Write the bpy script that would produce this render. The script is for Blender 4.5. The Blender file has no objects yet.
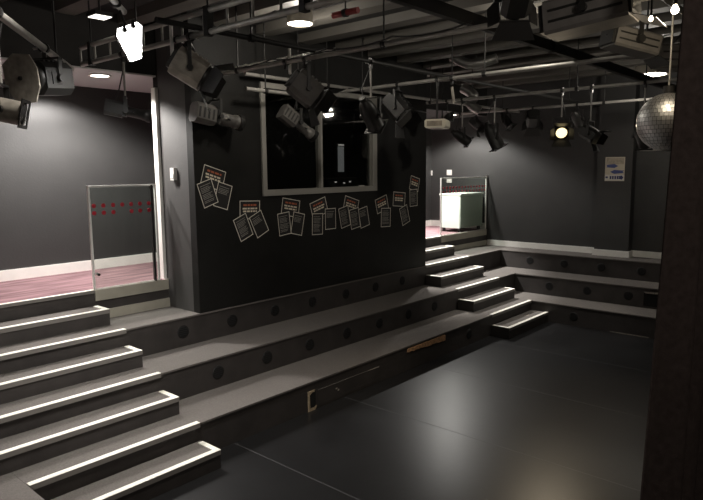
import bpy, math, random
from mathutils import Matrix, Vector, Euler

random.seed(7)
U = 0.85                     # the survey below is in units of 0.85 m (a step is 0.2 unit = 0.17 m)
SC = bpy.context.scene
COL = SC.collection
PI = math.pi
R = math.radians

# ------------------------------------------------------------------ camera
FPX = 614.3
YAW, PITCH, ROLL = 0.8468, 0.1297, -0.0093
CAM = Vector((-3.7094, -5.1681, 3.1401))
_f = Vector((math.sin(YAW)*math.cos(PITCH), math.cos(YAW)*math.cos(PITCH), -math.sin(PITCH)))
_r0 = Vector((math.cos(YAW), -math.sin(YAW), 0)); _u0 = _r0.cross(_f)
_r = math.cos(ROLL)*_r0 + math.sin(ROLL)*_u0
_u = -math.sin(ROLL)*_r0 + math.cos(ROLL)*_u0

def ray(px, py): return _f + _r*((px-351.5)/FPX) - _u*((py-250)/FPX)
def at_x(px, py, X): d = ray(px, py); return CAM + d*((X-CAM.x)/d.x)
def at_y(px, py, Y): d = ray(px, py); return CAM + d*((Y-CAM.y)/d.y)
def at_z(px, py, Z): d = ray(px, py); return CAM + d*((Z-CAM.z)/d.z)

# ------------------------------------------------------------------ materials
def new_mat(name):
    m = bpy.data.materials.new(name); m.use_nodes = True
    nt = m.node_tree
    return m, nt, nt.nodes['Principled BSDF']

def mat(name, col, rough=.6, metal=0, noise=0, scale=8, bump=0, bscale=60, spec=.5, stretch=None):
    m, nt, b = new_mat(name)
    b.inputs['Base Color'].default_value = (*col, 1)
    b.inputs['Roughness'].default_value = rough
    b.inputs['Metallic'].default_value = metal
    b.inputs['Specular IOR Level'].default_value = spec
    if noise or bump:
        tc = nt.nodes.new('ShaderNodeTexCoord')
        mp = nt.nodes.new('ShaderNodeMapping'); nt.links.new(tc.outputs['Object'], mp.inputs['Vector'])
        if stretch: mp.inputs['Scale'].default_value = stretch
    if noise:
        n = nt.nodes.new('ShaderNodeTexNoise'); n.inputs['Scale'].default_value = scale; n.inputs['Detail'].default_value = 6
        nt.links.new(mp.outputs['Vector'], n.inputs['Vector'])
        cr = nt.nodes.new('ShaderNodeValToRGB')
        cr.color_ramp.elements[0].position = .3; cr.color_ramp.elements[1].position = .7
        cr.color_ramp.elements[0].color = (*[c*(1-noise) for c in col], 1)
        cr.color_ramp.elements[1].color = (*[min(1, c*(1+noise)) for c in col], 1)
        nt.links.new(n.outputs['Fac'], cr.inputs['Fac']); nt.links.new(cr.outputs['Color'], b.inputs['Base Color'])
    if bump:
        n2 = nt.nodes.new('ShaderNodeTexNoise'); n2.inputs['Scale'].default_value = bscale; n2.inputs['Detail'].default_value = 4
        nt.links.new(mp.outputs['Vector'], n2.inputs['Vector'])
        bp = nt.nodes.new('ShaderNodeBump'); bp.inputs['Strength'].default_value = bump; bp.inputs['Distance'].default_value = .01
        nt.links.new(n2.outputs['Fac'], bp.inputs['Height']); nt.links.new(bp.outputs['Normal'], b.inputs['Normal'])
    return m

def emit(name, col, strength):
    m, nt, b = new_mat(name)
    b.inputs['Base Color'].default_value = (*col, 1)
    b.inputs['Emission Color'].default_value = (*col, 1)
    b.inputs['Emission Strength'].default_value = strength
    return m

def glass(name, gloss=.08, tint=(.97, .98, .97)):
    m = bpy.data.materials.new(name); m.use_nodes = True
    nt = m.node_tree; nt.nodes.clear()
    out = nt.nodes.new('ShaderNodeOutputMaterial'); mx = nt.nodes.new('ShaderNodeMixShader')
    tr = nt.nodes.new('ShaderNodeBsdfTransparent'); gl = nt.nodes.new('ShaderNodeBsdfGlossy')
    fr = nt.nodes.new('ShaderNodeLayerWeight'); fr.inputs['Blend'].default_value = .5
    pw = nt.nodes.new('ShaderNodeMath'); pw.operation = 'POWER'; pw.inputs[1].default_value = 4
    nt.links.new(fr.outputs['Facing'], pw.inputs[0])
    mu = nt.nodes.new('ShaderNodeMath'); mu.operation = 'MULTIPLY_ADD'; mu.inputs[1].default_value = .5; mu.inputs[2].default_value = gloss
    tr.inputs['Color'].default_value = (*tint, 1); gl.inputs['Roughness'].default_value = .03
    mu.use_clamp = True
    nt.links.new(pw.outputs[0], mu.inputs[0]); nt.links.new(mu.outputs[0], mx.inputs['Fac'])
    nt.links.new(tr.outputs[0], mx.inputs[1]); nt.links.new(gl.outputs[0], mx.inputs[2]); nt.links.new(mx.outputs[0], out.inputs[0])
    return m

M = {}
M['black_wall'] = mat('black_wall_paint', (.0125, .0120, .0110), .6, spec=.25, noise=.15, scale=2.5, bump=.15, bscale=40)
M['grey_wall'] = mat('dark_grey_wall_paint', (.036, .035, .034), .6, noise=.1, scale=2, bump=.15, bscale=40)
M['side_wall'] = mat('grey_side_wall_paint', (.070, .067, .065), .6, noise=.1, scale=2, bump=.15, bscale=40)
M['riser'] = mat('black_painted_plywood', (.044, .038, .0355), .6, noise=.2, scale=5, bump=.1)
M['tread'] = mat('charcoal_carpet', (.150, .136, .126), .95, noise=.12, scale=60, bump=.5, bscale=180, spec=.1)
M['stage'] = mat('black_stage_vinyl', (.0125, .0122, .0128), .34, noise=.25, scale=1.6, bump=.05, bscale=14)
M['seam'] = mat('vinyl_seam_tape', (.06, .06, .062), .45)
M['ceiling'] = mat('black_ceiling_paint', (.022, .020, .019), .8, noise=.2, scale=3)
M['deck'] = mat('grey_brown_ceiling_deck', (.105, .097, .085), .6, noise=.3, scale=3, stretch=(1, .2, 1))
M['pink_carpet'] = mat('faded_pink_carpet', (.235, .142, .152), .95, noise=.4, scale=5, bump=.3, bscale=150, spec=.1, stretch=(.35, 2.2, 1))
M['white'] = mat('white_gloss_paint', (.88, .86, .81), .4, noise=.04, scale=8)
M['cream'] = mat('cream_painted_board', (.40, .375, .31), .5, noise=.08, scale=5)
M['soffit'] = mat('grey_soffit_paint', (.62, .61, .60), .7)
M['gate_steel'] = mat('satin_steel_gate_frame', (.80, .78, .74), .4, .15)
M['nosing'] = mat('pale_nosing_insert', (.90, .87, .78), .6, noise=.05, scale=25)
M['nosing_edge'] = mat('grey_nosing_lip', (.20, .185, .17), .5)
M['steel'] = mat('brushed_steel', (.62, .60, .57), .28, 1)
M['alu'] = mat('grey_aluminium_frame', (.40, .385, .35), .5, .2)
M['pipe'] = mat('dull_galvanised_pipe', (.36, .345, .32), .45, .15, noise=.15, scale=12)
M['beam'] = mat('black_painted_beam', (.018, .017, .016), .6)
M['black'] = mat('black_metal_paint', (.020, .019, .018), .42, bump=.05)
M['lantern_grey'] = mat('grey_lantern_metal', (.115, .108, .10), .5, .1, noise=.15, scale=14)
M['flood_grey'] = mat('grey_flood_housing_metal', (.17, .16, .15), .5, .1, noise=.12, scale=14)
M['lantern_pale'] = mat('pale_worn_lantern_metal', (.34, .31, .265), .45, .2, noise=.3, scale=16)
M['lens'] = mat('lantern_lens_glass', (.10, .10, .10), .08, .6)
M['lit_lens'] = emit('glowing_gold_lens', (1, .80, .42), 2.0)
M['bright_lens'] = mat('polished_gold_reflector', (.95, .80, .5), .12, 1)
M['curtain'] = mat('black_serge_curtain', (.044, .034, .031), .95, noise=.2, scale=30, bump=.3, bscale=200, spec=.05)
M['pane'] = glass('gate_glass_pane', .02, (.86, .89, .87))
M['window'] = glass('booth_window_glass', .06, (.75, .76, .75))
M['red'] = mat('red_dot_sticker', (.38, .015, .03), .5)
M['red_pipe'] = mat('red_sprinkler_pipe', (.30, .035, .035), .5)
M['paper'] = mat('black_poster_paper', (.018, .017, .016), .6)
M['border'] = mat('cream_poster_border', (.88, .83, .72), .7)
M['ink'] = mat('pale_printed_lettering', (.34, .32, .29), .7)
M['ink_bright'] = mat('cream_printed_heading', (.85, .78, .62), .7)
M['ink_orange'] = mat('orange_printed_heading', (.55, .15, .07), .7)
M['vent'] = mat('black_vent_grille', (.009, .008, .008), .7)
M['vent_slot'] = mat('vent_slot_black', (.004, .004, .004), .9)
M['wood'] = mat('bare_chipped_plywood', (.55, .31, .16), .8, noise=.4, scale=40)
M['torn'] = mat('torn_pale_plywood', (.42, .33, .22), .8, noise=.3, scale=40)
M['scuff'] = mat('scuffed_pale_edge', (.30, .27, .23), .8, noise=.4, scale=40)
M['cabinet'] = mat('white_cabinet_enamel', (.78, .81, .74), .4)
M['cabinet_front_shaded'] = mat('shaded_green_grey_cabinet_front', (.46, .50, .43), .5)  # cabinet enamel darkened: shade on the front and glass tint put into colour
M['plastic'] = mat('white_plastic', (.72, .70, .66), .4)
M['foil'] = mat('crinkled_silver_foil', (.40, .39, .37), .3, .8, bump=1.0, bscale=24)
M['poster_cream'] = mat('cream_notice_paper', (.52, .46, .36), .7)
M['poster_tan'] = mat('tan_notice_picture', (.36, .31, .24), .7, noise=.25, scale=18)
M['poster_white'] = mat('white_notice_band', (.62, .60, .55), .7)
M['blue'] = mat('blue_printed_arrow', (.06, .08, .22), .6)
M['navy'] = mat('navy_printed_lettering', (.03, .035, .12), .6)
M['mirror'] = mat('mirror_tile', (.92, .91, .90), .46, 1)
M['projector'] = mat('cream_projector_plastic', (.82, .77, .63), .45)
M['screen_grey'] = mat('pale_grey_roller_screen', (.30, .28, .26), .7)
M['lamp_glow'] = emit('glowing_downlight_diffuser', (1, .93, .80), 9)
M['lamp_glow_warm'] = emit('glowing_warm_bulb', (1, .85, .62), 12)
M['panel_glow'] = emit('glowing_white_light_panel', (1, .985, .95), 7)
M['small_glow'] = emit('glowing_square_lamp', (1, .95, .86), 2.2)
M['led'] = emit('small_indicator_light', (.9, .85, .8), .35)
M['monitor'] = emit('dim_monitor_screen', (.8, .82, .85), .10)
M['can'] = mat('pale_downlight_can', (.55, .50, .42), .5)
M['cable'] = mat('black_cable_rubber', (.025, .024, .023), .5)
M['tape'] = mat('white_tape', (.92, .90, .86), .6)

# ------------------------------------------------------------------ mesh builder
class MB:
    def __init__(self): self.v, self.f, self.m, self.s, self.mats = [], [], [], [], []
    def mi(self, m):
        if m not in self.mats: self.mats.append(m)
        return self.mats.index(m)
    def add(self, vs, fs, m, smooth=False, X=None):
        b = len(self.v); k = self.mi(m)
        for p in vs:
            p = Vector(p)
            self.v.append(X @ p if X else p)
        for f in fs:
            self.f.append([b+i for i in f]); self.m.append(k); self.s.append(smooth)
        return self
    def box(self, lo, hi, m, X=None, bev=0):
        x0, y0, z0 = lo; x1, y1, z1 = hi
        if not bev:
            vs = [(x0,y0,z0),(x1,y0,z0),(x1,y1,z0),(x0,y1,z0),(x0,y0,z1),(x1,y0,z1),(x1,y1,z1),(x0,y1,z1)]
            return self.add(vs, [(0,3,2,1),(4,5,6,7),(0,1,5,4),(1,2,6,5),(2,3,7,6),(3,0,4,7)], m, False, X)
        # chamfered on the edges along y
        c = bev
        prof = [(x0+c,z0),(x1-c,z0),(x1,z0+c),(x1,z1-c),(x1-c,z1),(x0+c,z1),(x0,z1-c),(x0,z0+c)]
        return self.prism([(a, y0, b) for a, b in prof], (0, y1-y0, 0), m, X)
    def prism(self, pts, d, m, X=None, smooth=False):
        n = len(pts); d = Vector(d)
        vs = [Vector(p) for p in pts] + [Vector(p)+d for p in pts]
        fs = [tuple(range(n))[::-1], tuple(range(n, 2*n))] + [(i, (i+1) % n, n+(i+1) % n, n+i) for i in range(n)]
        return self.add(vs, fs, m, smooth, X)
    def ring(self, rows, m, X=None, closed=False, cap=True, smooth=True):
        n = len(rows[0]); vs = [p for r in rows for p in r]; fs = []
        k = len(rows)
        for j in range(k if closed else k-1):
            a, b = j*n, ((j+1) % k)*n
            for i in range(n): fs.append((a+i, a+(i+1) % n, b+(i+1) % n, b+i))
        self.add(vs, fs, m, smooth, X)
        if cap and not closed:
            self.add(rows[0], [tuple(range(n))[::-1]], m, False, X); self.add(rows[-1], [tuple(range(n))], m, False, X)
        return self
    def path(self, pts, r, m, n=8, X=None, cap=True):
        pts = [Vector(p) for p in pts]; rows = []
        up = None
        for i, p in enumerate(pts):
            t = (pts[min(i+1, len(pts)-1)] - pts[max(i-1, 0)]).normalized()
            if up is None:
                up = Vector((0, 0, 1)) if abs(t.z) < .9 else Vector((1, 0, 0))
            a = t.cross(up).normalized(); b = a.cross(t).normalized(); up = b
            rr = r[i] if isinstance(r, (list, tuple)) else r
            rows.append([p + a*rr*math.cos(2*PI*k/n) + b*rr*math.sin(2*PI*k/n) for k in range(n)])
        return self.ring(rows, m, X, cap=cap)
    def lathe(self, prof, m, n=20, X=None, cap=True, axis='y'):
        rows = []
        for rad, h in prof:
            row = []
            for k in range(n):
                c, s = rad*math.cos(2*PI*k/n), rad*math.sin(2*PI*k/n)
                row.append((c, h, s) if axis == 'y' else ((c, s, h) if axis == 'z' else (h, c, s)))
            rows.append(row)
        return self.ring(rows, m, X, cap=cap)
    def build(self, name, parent=None, loc=(0, 0, 0), rotz=0):
        me = bpy.data.meshes.new(name)
        me.from_pydata([p*U for p in self.v], [], self.f)
        for m in self.mats: me.materials.append(M[m])
        for p, k, s in zip(me.polygons, self.m, self.s): p.material_index = k; p.use_smooth = s
        me.validate(); me.update()
        import bmesh
        bm = bmesh.new(); bm.from_mesh(me); bmesh.ops.recalc_face_normals(bm, faces=bm.faces); bm.to_mesh(me); bm.free()
        o = bpy.data.objects.new(name, me); COL.objects.link(o)
        o.location = Vector(loc)*U; o.rotation_euler = (0, 0, rotz)
        if parent: o.parent = parent
        return o

def thing(name, label, cat, loc=(0, 0, 0), rotz=0, group=None):
    o = bpy.data.objects.new(name, None); COL.objects.link(o)
    o.empty_display_size = .1
    o.location = Vector(loc)*U; o.rotation_euler = (0, 0, rotz)
    return tag(o, label, cat, group)
def tag(o, label, cat, group=None):
    o['label'] = label; o['category'] = cat
    if group: o['group'] = group
    return o
def struct(name, mb, label=None, cat=None):
    o = mb.build(name); o['kind'] = 'structure'
    if label: o['label'] = label
    if cat: o['category'] = cat
    return o

# ================================================================== SETTING
XL, XR, XN = 0.0, 8.237, 6.517           # right end of left stair, right end of far stair, near end of far stair
RUN, RISE = .375, .2
YF = [RUN*k for k in range(8)]           # nosing line of steps 1..8
YT = 2.635                               # edge of the upper floor
FAR = 10.37                              # far wall
WX0, WX1, WY = 1.1, 6.52, 1.875          # the booth wall
BACK = 4.35
CEIL = 5.2
RC = 4.45                                # ceiling of the rooms behind
X0, Y0 = -7.5, -8.5

# stage floor with taped seams
mb = MB(); mb.box((X0, Y0, -.15), (FAR+.3, 5, -.0), 'stage')
for x in (.47, 2.38, 4.29, 6.2): mb.box((x-.006, Y0+.2, 0), (x+.006, .374, .0012), 'seam')
struct('floor', mb, 'black vinyl stage floor with faint taped seams', 'floor')

# upper floor (pink carpet) behind the tiers
BB = 2.78                                # back face of the shallow booth
mb = MB(); mb.box((X0, YT, 0), (WX0, BB, 1.59), 'riser'); mb.box((X0, YT, 1.59), (WX0, BB, 1.6), 'pink_carpet')
mb.box((WX1, YT, 0), (FAR, BB, 1.59), 'riser'); mb.box((WX1, YT, 1.59), (FAR, BB, 1.6), 'pink_carpet')
mb.box((X0, BB, 0), (FAR, BACK, 1.59), 'riser'); mb.box((X0, BB, 1.59), (FAR, BACK, 1.6), 'pink_carpet')
mb.box((WX0, YT, 0), (WX1, BB, 1.2), 'riser')
struct('floor_upper', mb, 'upper floor with faded pink carpet behind the seating tiers', 'floor')

struct('wall_back', MB().box((X0, BACK, 0), (FAR+.3, BACK+.15, CEIL), 'grey_wall'))
struct('wall_right', MB().box((FAR, Y0, 0), (FAR+.2, BACK, CEIL), 'grey_wall'))
struct('wall_left', MB().box((X0-.15, Y0, 0), (X0, BACK+.15, CEIL), 'grey_wall'))
struct('wall_front', MB().box((X0-.15, Y0-.15, 0), (FAR+.3, Y0, CEIL), 'black_wall'))
struct('wall_pilaster', MB().box((FAR-.26, -.93, 1.2), (FAR, -.2, CEIL), 'grey_wall'))

# ceiling with the grey underside ribs of the deck
mb = MB(); mb.box((X0-.15, Y0-.15, CEIL), (FAR+.3, BACK+.15, CEIL+.1), 'ceiling')
for i in range(21):
    x = -6.9 + i*.83
    y1 = 2.69 if x+.3 < WX0 or x > WX1 else WY-.01
    mb.box((x, Y0, CEIL-.12), (x+.26, y1, CEIL), 'deck')
struct('ceiling', mb)

# booth walls (front wall has the window hole)
wx0, wx1, wz0, wz1 = 2.27, 4.94, 2.765, 4.42
mb = MB()
mb.box((WX0, WY, 1.2), (wx0, WY+.14, CEIL), 'black_wall'); mb.box((wx1, WY, 1.2), (WX1, WY+.14, CEIL), 'black_wall')
mb.box((wx0, WY, 1.2), (wx1, WY+.14, wz0), 'black_wall'); mb.box((wx0, WY, wz1), (wx1, WY+.14, CEIL), 'black_wall')
struct('wall_booth_front', mb, 'black front wall of the control booth', 'wall')
struct('wall_booth_left', MB().box((WX0, WY+.14, 1.2), (WX0+.14, BB-.12, CEIL), 'side_wall'))
struct('wall_booth_right', MB().box((WX1-.14, WY+.14, 1.2), (WX1, BB-.12, CEIL), 'grey_wall'))
struct('wall_booth_back', MB().box((WX0, BB-.12, 1.2), (WX1, BB, CEIL), 'black_wall'))

# bulkheads and ceilings of the two rooms behind the tiers
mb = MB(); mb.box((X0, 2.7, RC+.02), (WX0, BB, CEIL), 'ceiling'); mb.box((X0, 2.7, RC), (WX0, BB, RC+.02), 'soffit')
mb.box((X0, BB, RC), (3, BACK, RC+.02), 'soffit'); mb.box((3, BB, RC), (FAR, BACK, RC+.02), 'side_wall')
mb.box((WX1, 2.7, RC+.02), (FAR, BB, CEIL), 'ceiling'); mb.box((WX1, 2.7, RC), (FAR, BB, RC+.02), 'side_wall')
struct('ceiling_back', mb)

# skirtings
struct('baseboard_back', MB().box((X0, BACK-.025, 1.6), (FAR, BACK, 1.755), 'white'))
mb = MB(); mb.box((FAR-.025, YT+.03, 1.6), (FAR, BACK-.03, 1.755), 'white')
mb.box((FAR-.03, -.2, 1.2), (FAR, YT-.035, 1.335), 'white'); mb.box((FAR-.29, -.93, 1.2), (FAR-.26, -.2, 1.335), 'white')
mb.box((FAR-.29, -.2, 1.2), (FAR, -.17, 1.335), 'white'); mb.box((FAR-.29, -.96, 1.2), (FAR, -.93, 1.335), 'white')
mb.box((FAR-.03, -4.4, 1.2), (FAR, -.96, 1.335), 'white')
struct('baseboard_right', mb)
# white painted lining at the end of the booth side wall
struct('trim_1', MB().box((WX0-.05, 2.66, 1.6), (WX0-.002, 2.76, 4.3), 'white'))
# cream kick boards below the upper floor
for n, (a, b) in enumerate(((XL+.004, WX0-.004), (XR+.004, FAR-.035))):
    mb = MB(); mb.box((a, YT-.02, 1.455), (b, YT, 1.6), 'cream'); mb.box((a+.0, YT-.03, 1.2), (b, YT, 1.325), 'cream')
    struct('trim_%d' % (n+2), mb)

# booth window
def window():
    y0, y1 = WY-.03, WY+.09
    mb = MB()
    mb.box((wx0, y0, wz0), (wx1, y1, wz0+.09), 'alu'); mb.box((wx0, y0, wz1-.08), (wx1, y1, wz1), 'alu')
    mb.box((wx0, y0, wz0+.09), (wx0+.08, y1, wz1-.08), 'alu'); mb.box((wx1-.12, y0, wz0+.09), (wx1, y1, wz1-.08), 'alu')
    w = struct('window_1', mb, 'two-pane booth window with grey metal frame', 'window')
    MB().box((3.50, y0, wz0+.09), (3.54, y1, wz1-.08), 'alu').build('mullion', w)
    MB().box((wx0+.08, WY+.03, wz0+.09), (3.50, WY+.04, wz1-.08), 'window').build('pane', w)
    MB().box((3.54, WY+.045, wz0+.09), (wx1-.12, WY+.055, wz1-.08), 'window').build('pane', w)
    MB().box((wx1-.12-.03, WY+.0, wz0+.09), (wx1-.122, WY+.03, wz1-.08), 'alu').build('sash_edge', w)
    MB().box((4.45, y0-.02, wz0+.088), (4.56, y0+.02, wz0+.105), 'plastic').build('catch', w)
window()

# ================================================================== SEATING TIERS AND STEPS
def vent_mesh(center, n, parent):
    """round louvred grille; n is the outward normal axis ('-y' or '-x')"""
    rad = .088
    mb = MB()
    X = Matrix.Translation(center) @ (Matrix.Identity(4) if n == '-y' else Matrix.Rotation(-PI/2, 4, 'Z'))
    mb.lathe([(rad, -.0005), (rad, -.006), (rad-.012, -.008)], 'vent', 20, X)
    for i in range(-2, 3):
        hw = math.sqrt(max(0, (rad-.02)**2-(i*.026)**2))
        if hw > .02: mb.box((-hw, -.0095, i*.026-.008), (hw, -.0082, i*.026+.008), 'vent_slot', X)
    return mb.build('vent', parent)

def nosing(parent, x0, x1, y, z, ret_left=0, ret_right=0):
    """L shaped step edge: pale top insert with a grey front lip"""
    mb = MB()
    mb.box((x0, y-.012, z-.045), (x1, y+.001, z+.004), 'nosing_edge')
    mb.box((x0, y+.001, z), (x1, y+.012, z+.004), 'nosing_edge')
    mb.box((x0, y-.010, z+.004), (x1, y+.056, z+.009), 'nosing')
    if ret_right: mb.box((x1-.062, y+.056, z), (x1, y+.056+ret_right, z+.009), 'nosing')
    if ret_left: mb.box((x0, y+.056, z), (x0+.062, y+.056+ret_left, z+.009), 'nosing')
    return mb.build('nosing', parent)

def tier(label, group, lo, hi, front, vents=(), edge=.014):
    t = thing('seating_tier', label, 'seating tier', ((lo[0]+hi[0])/2, (lo[1]+hi[1])/2, 0), 0, group)
    off = Vector(((lo[0]+hi[0])/2, (lo[1]+hi[1])/2, 0))
    def sub(p): return tuple(Vector(p)-off)
    MB().box(sub((lo[0], lo[1], 0)), sub((hi[0], hi[1], hi[2]-.022)), 'riser').build('plinth', t)
    l, h = [lo[0], lo[1], hi[2]-.022], [hi[0], hi[1], hi[2]]
    if front == '-y': l[1] -= edge
    if front == '-x': l[0] -= edge
    if front == '+x': h[0] += edge
    MB().box(sub(l), sub(h), 'tread').build('tread', t)
    for a, z in vents:
        c = (a, lo[1], z) if front == '-y' else (lo[0], a, z)
        vent_mesh(sub(c), front, t)
    return t, off

GB, GF, GL = 'seating tiers in front of the booth', 'seating tiers along the far wall', 'seating tiers on the left bank'
E = .0015
yb = [.375, 1.125, 1.875, YT]
xl = [-1.8, -2.54, -3.28, -4.0]; xf = [8.22, 8.96, 9.70, FAR-.001]
low, o1 = tier('lowest carpeted tier under the booth wall, beside the stage floor, with chipped front', GB,
               (xl[0]+.016, yb[0], 0), (xf[0]-.016, yb[1]-E, .4), '-y', [(5.73, .2)])
midt, o2 = tier('middle carpeted tier under the booth wall with a row of round vents', GB,
                (xl[1]+.016, yb[1]+E, 0), (xf[1]-.016, yb[2]-E, .8), '-y', [(.82*k, .6) for k in range(1, 8)])
top, o3 = tier('highest tier, carrying the black booth wall on its front edge', GB,
               (xl[2]+.016, yb[2]+E, 0), (xf[2]-.016, yb[3]-E, 1.2), '-y', [(.82*k, 1.0) for k in range(1, 8)])
ft = [tier('lowest tier of the far wall bank, beside the stage floor', GF, (xf[0], -4.25, 0), (xf[1]-.016, yb[1], .4), '-x', [(-.53, .19)]),
      tier('middle tier of the far wall bank with a broken riser panel', GF, (xf[1], -4.25, 0), (xf[2]-.016, yb[2], .8), '-x', [(.31, .6), (-.51, .6), (-1.33, .6)]),
      tier('highest narrow tier along the white skirting of the far wall', GF, (xf[2], -4.25, 0), (xf[3], yb[3]-E, 1.2), '-x', [(1.12, 1.), (.30, 1.), (-.52, 1.), (-1.34, 1.)])]
lt = [tier('lowest tier of the left bank at the bottom left corner of the photo', GL, (xl[1]+.016, Y0+.01, 0), (xl[0], yb[1]-E, .4), '+x'),
      tier('middle tier of the left bank', GL, (xl[2]+.016, Y0+.01, 0), (xl[1], yb[2]-E, .8), '+x'),
      tier('highest tier of the left bank', GL, (xl[3]+.016, Y0+.01, 0), (xl[2], yb[3]-E, 1.2), '+x')]

# nosings on the full-height steps belong to the tiers
def o_(off, x): return x-off.x
for (t, off), k, xa in (((low, o1), 1, xl[0]), ((midt, o2), 3, -2.5), ((top, o3), 5, -3.2)):
    z = (k+1)*RISE
    nosing(t, o_(off, xa+.022), o_(off, XL), YF[k]-.014-off.y, z)
    nosing(t, o_(off, XN if k < 5 else XN+.01), o_(off, XR-.04), YF[k]-.014-off.y, z)

# damage on the lowest booth tier
def rel(p, off): return tuple(Vector(p)-off)
def dmg():
    y = yb[0]
    mb = MB()                                    # torn C-shaped plywood edge round a dark hole
    mb.box(rel((1.69, y-.006, .04), o1), rel((1.81, y-.001, .26), o1), 'vent_slot')
    pts = [(1.67, .27), (1.67, .0), (1.80, .0), (1.83, .05), (1.815, .06), (1.78, .035), (1.705, .04), (1.70, .22), (1.75, .25), (1.79, .245), (1.79, .275)]
    mb.prism([rel((a, y-.010, b), o1) for a, b in pts], (0, .009, 0), 'torn')
    mb.build('torn_hole', low)
    mb = MB(); mb.box(rel((1.86, y-.004, .03), o1), rel((3.15, y-.0005, .245), o1), 'riser')
    mb.box(rel((1.86, y-.006, .245), o1), rel((2.9, y-.0005, .250), o1), 'nosing_edge')
    mb.prism([rel(q, o1) for q in ((2.9, y-.007, .243), (3.14, y-.007, .236), (3.15, y-.007, .252), (2.9, y-.007, .25))], (0, .006, 0), 'scuff')
    for x, z in ((2.24, .13), (2.2, .16)): mb.box(rel((x, y-.008, z), o1), rel((x+.03, y-.0005, z+.02), o1), 'scuff')
    mb.build('patch_panel', low)
    mb = MB(); x = 3.85
    random.seed(3)
    lo_, hi_ = [], []
    while x < 4.98:
        f = (x-3.85)/1.13
        lo_.append((x, y-.018, .335-.028-f*.03-random.uniform(0, .022))); hi_.append((x, y-.018, .345+f*.012+random.uniform(0, .008))); x += random.uniform(.03, .07)
    mb.prism([rel(q, o1) for q in lo_+hi_[::-1]], (0, .0175, 0), 'wood')
    mb.build('chipped_edge', low)
dmg()
# broken panel on the far middle tier and the scuffed foot of the far lowest tier
t, off = ft[1]
mb = MB(); mb.box(rel((xf[1]-.006, -2.2, .44), off), rel((xf[1]-.0005, -1.62, .70), off), 'vent_slot')
mb.prism([rel(q, off) for q in ((xf[1]-.02, -1.62, .715), (xf[1]-.02, -1.9, .73), (xf[1]-.02, -2.0, .70), (xf[1]-.02, -1.66, .69))], (.019, 0, 0), 'scuff')
mb.build('broken_panel', t)
t, off = ft[0]
mb = MB(); mb.box(rel((xf[0]-.006, -1.95, .0), off), rel((xf[0]-.0005, -1.25, .016), off), 'scuff'); mb.build('scuffed_foot', t)

# half steps
NM = ['first', 'second', 'third', 'fourth']
def step(k, x0, x1, label, group, rl, rr, xp):
    z = (k+1)*RISE; y = YF[k]; y1 = yb[k//2]-.0165 if k < 6 else YT-.035
    o = thing('stair_step', label, 'step', ((x0+x1)/2, y+.18, z-RISE), 0, group)
    ox = (x0+x1)/2; oy = y+.18; oz = z-RISE
    MB().box((x0-ox, y-oy, .001), (x1-ox, y1-oy, RISE-.001), 'riser').build('riser', o)
    MB().box((x0-ox, y-oy, RISE-.001), (x1-ox, y1-oy, RISE), 'tread').build('tread', o)
    n = nosing(o, x0-ox, x1-ox, y-oy, RISE, rl, rr)
LW = [-1.79, -2.53, -3.2, -3.9]
for j, k in enumerate((0, 2, 4, 6)):
    step(k, LW[j], XL, '%s half-height step from the bottom of the left stair, with white edging' % NM[j], 'half steps of the left stair', 0, .26, 0)
    step(k, XN, XR-.025, '%s half-height step from the bottom of the far stair, with white edging' % NM[j], 'half steps of the far stair', .29, .16 if j else 0, 0)
# top nosing at the upper floor edge
for nm, a, b, lb in (('left', LW[3], XL, 'thin white edging strip on the carpet edge at the top of the left stair'),
                     ('far', XN+.01, XR, 'thin white edging strip on the carpet edge at the top of the far stair')):
    mb = MB(); mb.box((a, YT-.02, 1.565), (b, YT-.001, 1.604), 'nosing_edge'); mb.box((a, YT-.02, 1.604), (b, YT+.03, 1.609), 'nosing')
    tag(mb.build('edge_strip'), lb, 'edging strip')

# ================================================================== GLASS GATES
def gate(label, x0, x1, dots, ztop, zpane=None):
    z0, y = 1.6, YT+.015
    w = x1-x0
    g = thing('glass_gate', label, 'gate', ((x0+x1)/2, y, z0), 0, 'glass gates')
    ox = (x0+x1)/2; h = ztop-z0
    for s, x in ((-1, x0+.012), (1, x1-.012)):
        MB().box((x-ox-.012, -.015, .0), (x-ox+.012, .015, h-.024), 'gate_steel').build('post', g)
    MB().box((-w/2, -.018, h-.024), (w/2, .018, h), 'gate_steel').build('top_rail', g)
    MB().box((-w/2+.026, -.004, .015), (w/2-.026, .004, h-.026), 'pane').build('glass_pane', g)
    MB().box((-w/2+.026, -.009, .0), (w/2-.026, .009, .014), 'gate_steel').build('bottom_rail', g)
    for dx, dz in dots: MB().lathe([(.029, -.0075), (.029, -.0045)], 'red', 12, Matrix.Translation((dx, 0, dz))).build('safety_dot', g)
    return g, ox
cols = [.07, .20, .335, .465, .595, .725, .86]
dl = []
for i, c in enumerate(cols):
    dl.append((c-.49, 1.105))
    if i != 3: dl.append((c-.49, 1.01))
g, _ = gate('glass gate with red dots at the top of the left stair', .0, .98, dl, 2.968)
MB().lathe([(.022, -.03), (.022, .03)], 'steel', 12, Matrix.Translation((-.42, 0, .20))).build('latch', g)
MB().box((.40, -.02, .0), (.43, .02, 1.36), 'black').build('hinge_bar', g)
wf = FAR-.04-XR
dl = []
for i in range(15):
    c = .12+i*.135
    if c < wf-.08:
        dl.append((c-wf/2, 1.105)); dl.append((c-wf/2, 1.01))
g, _ = gate('glass gate beside the white cabinet at the far corner', XR, FAR-.04, dl, 2.94)
MB().box((wf/2-.03, -.03, 1.31), (wf/2+.03, .03, 1.37), 'steel').build('wall_bracket', g)

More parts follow.
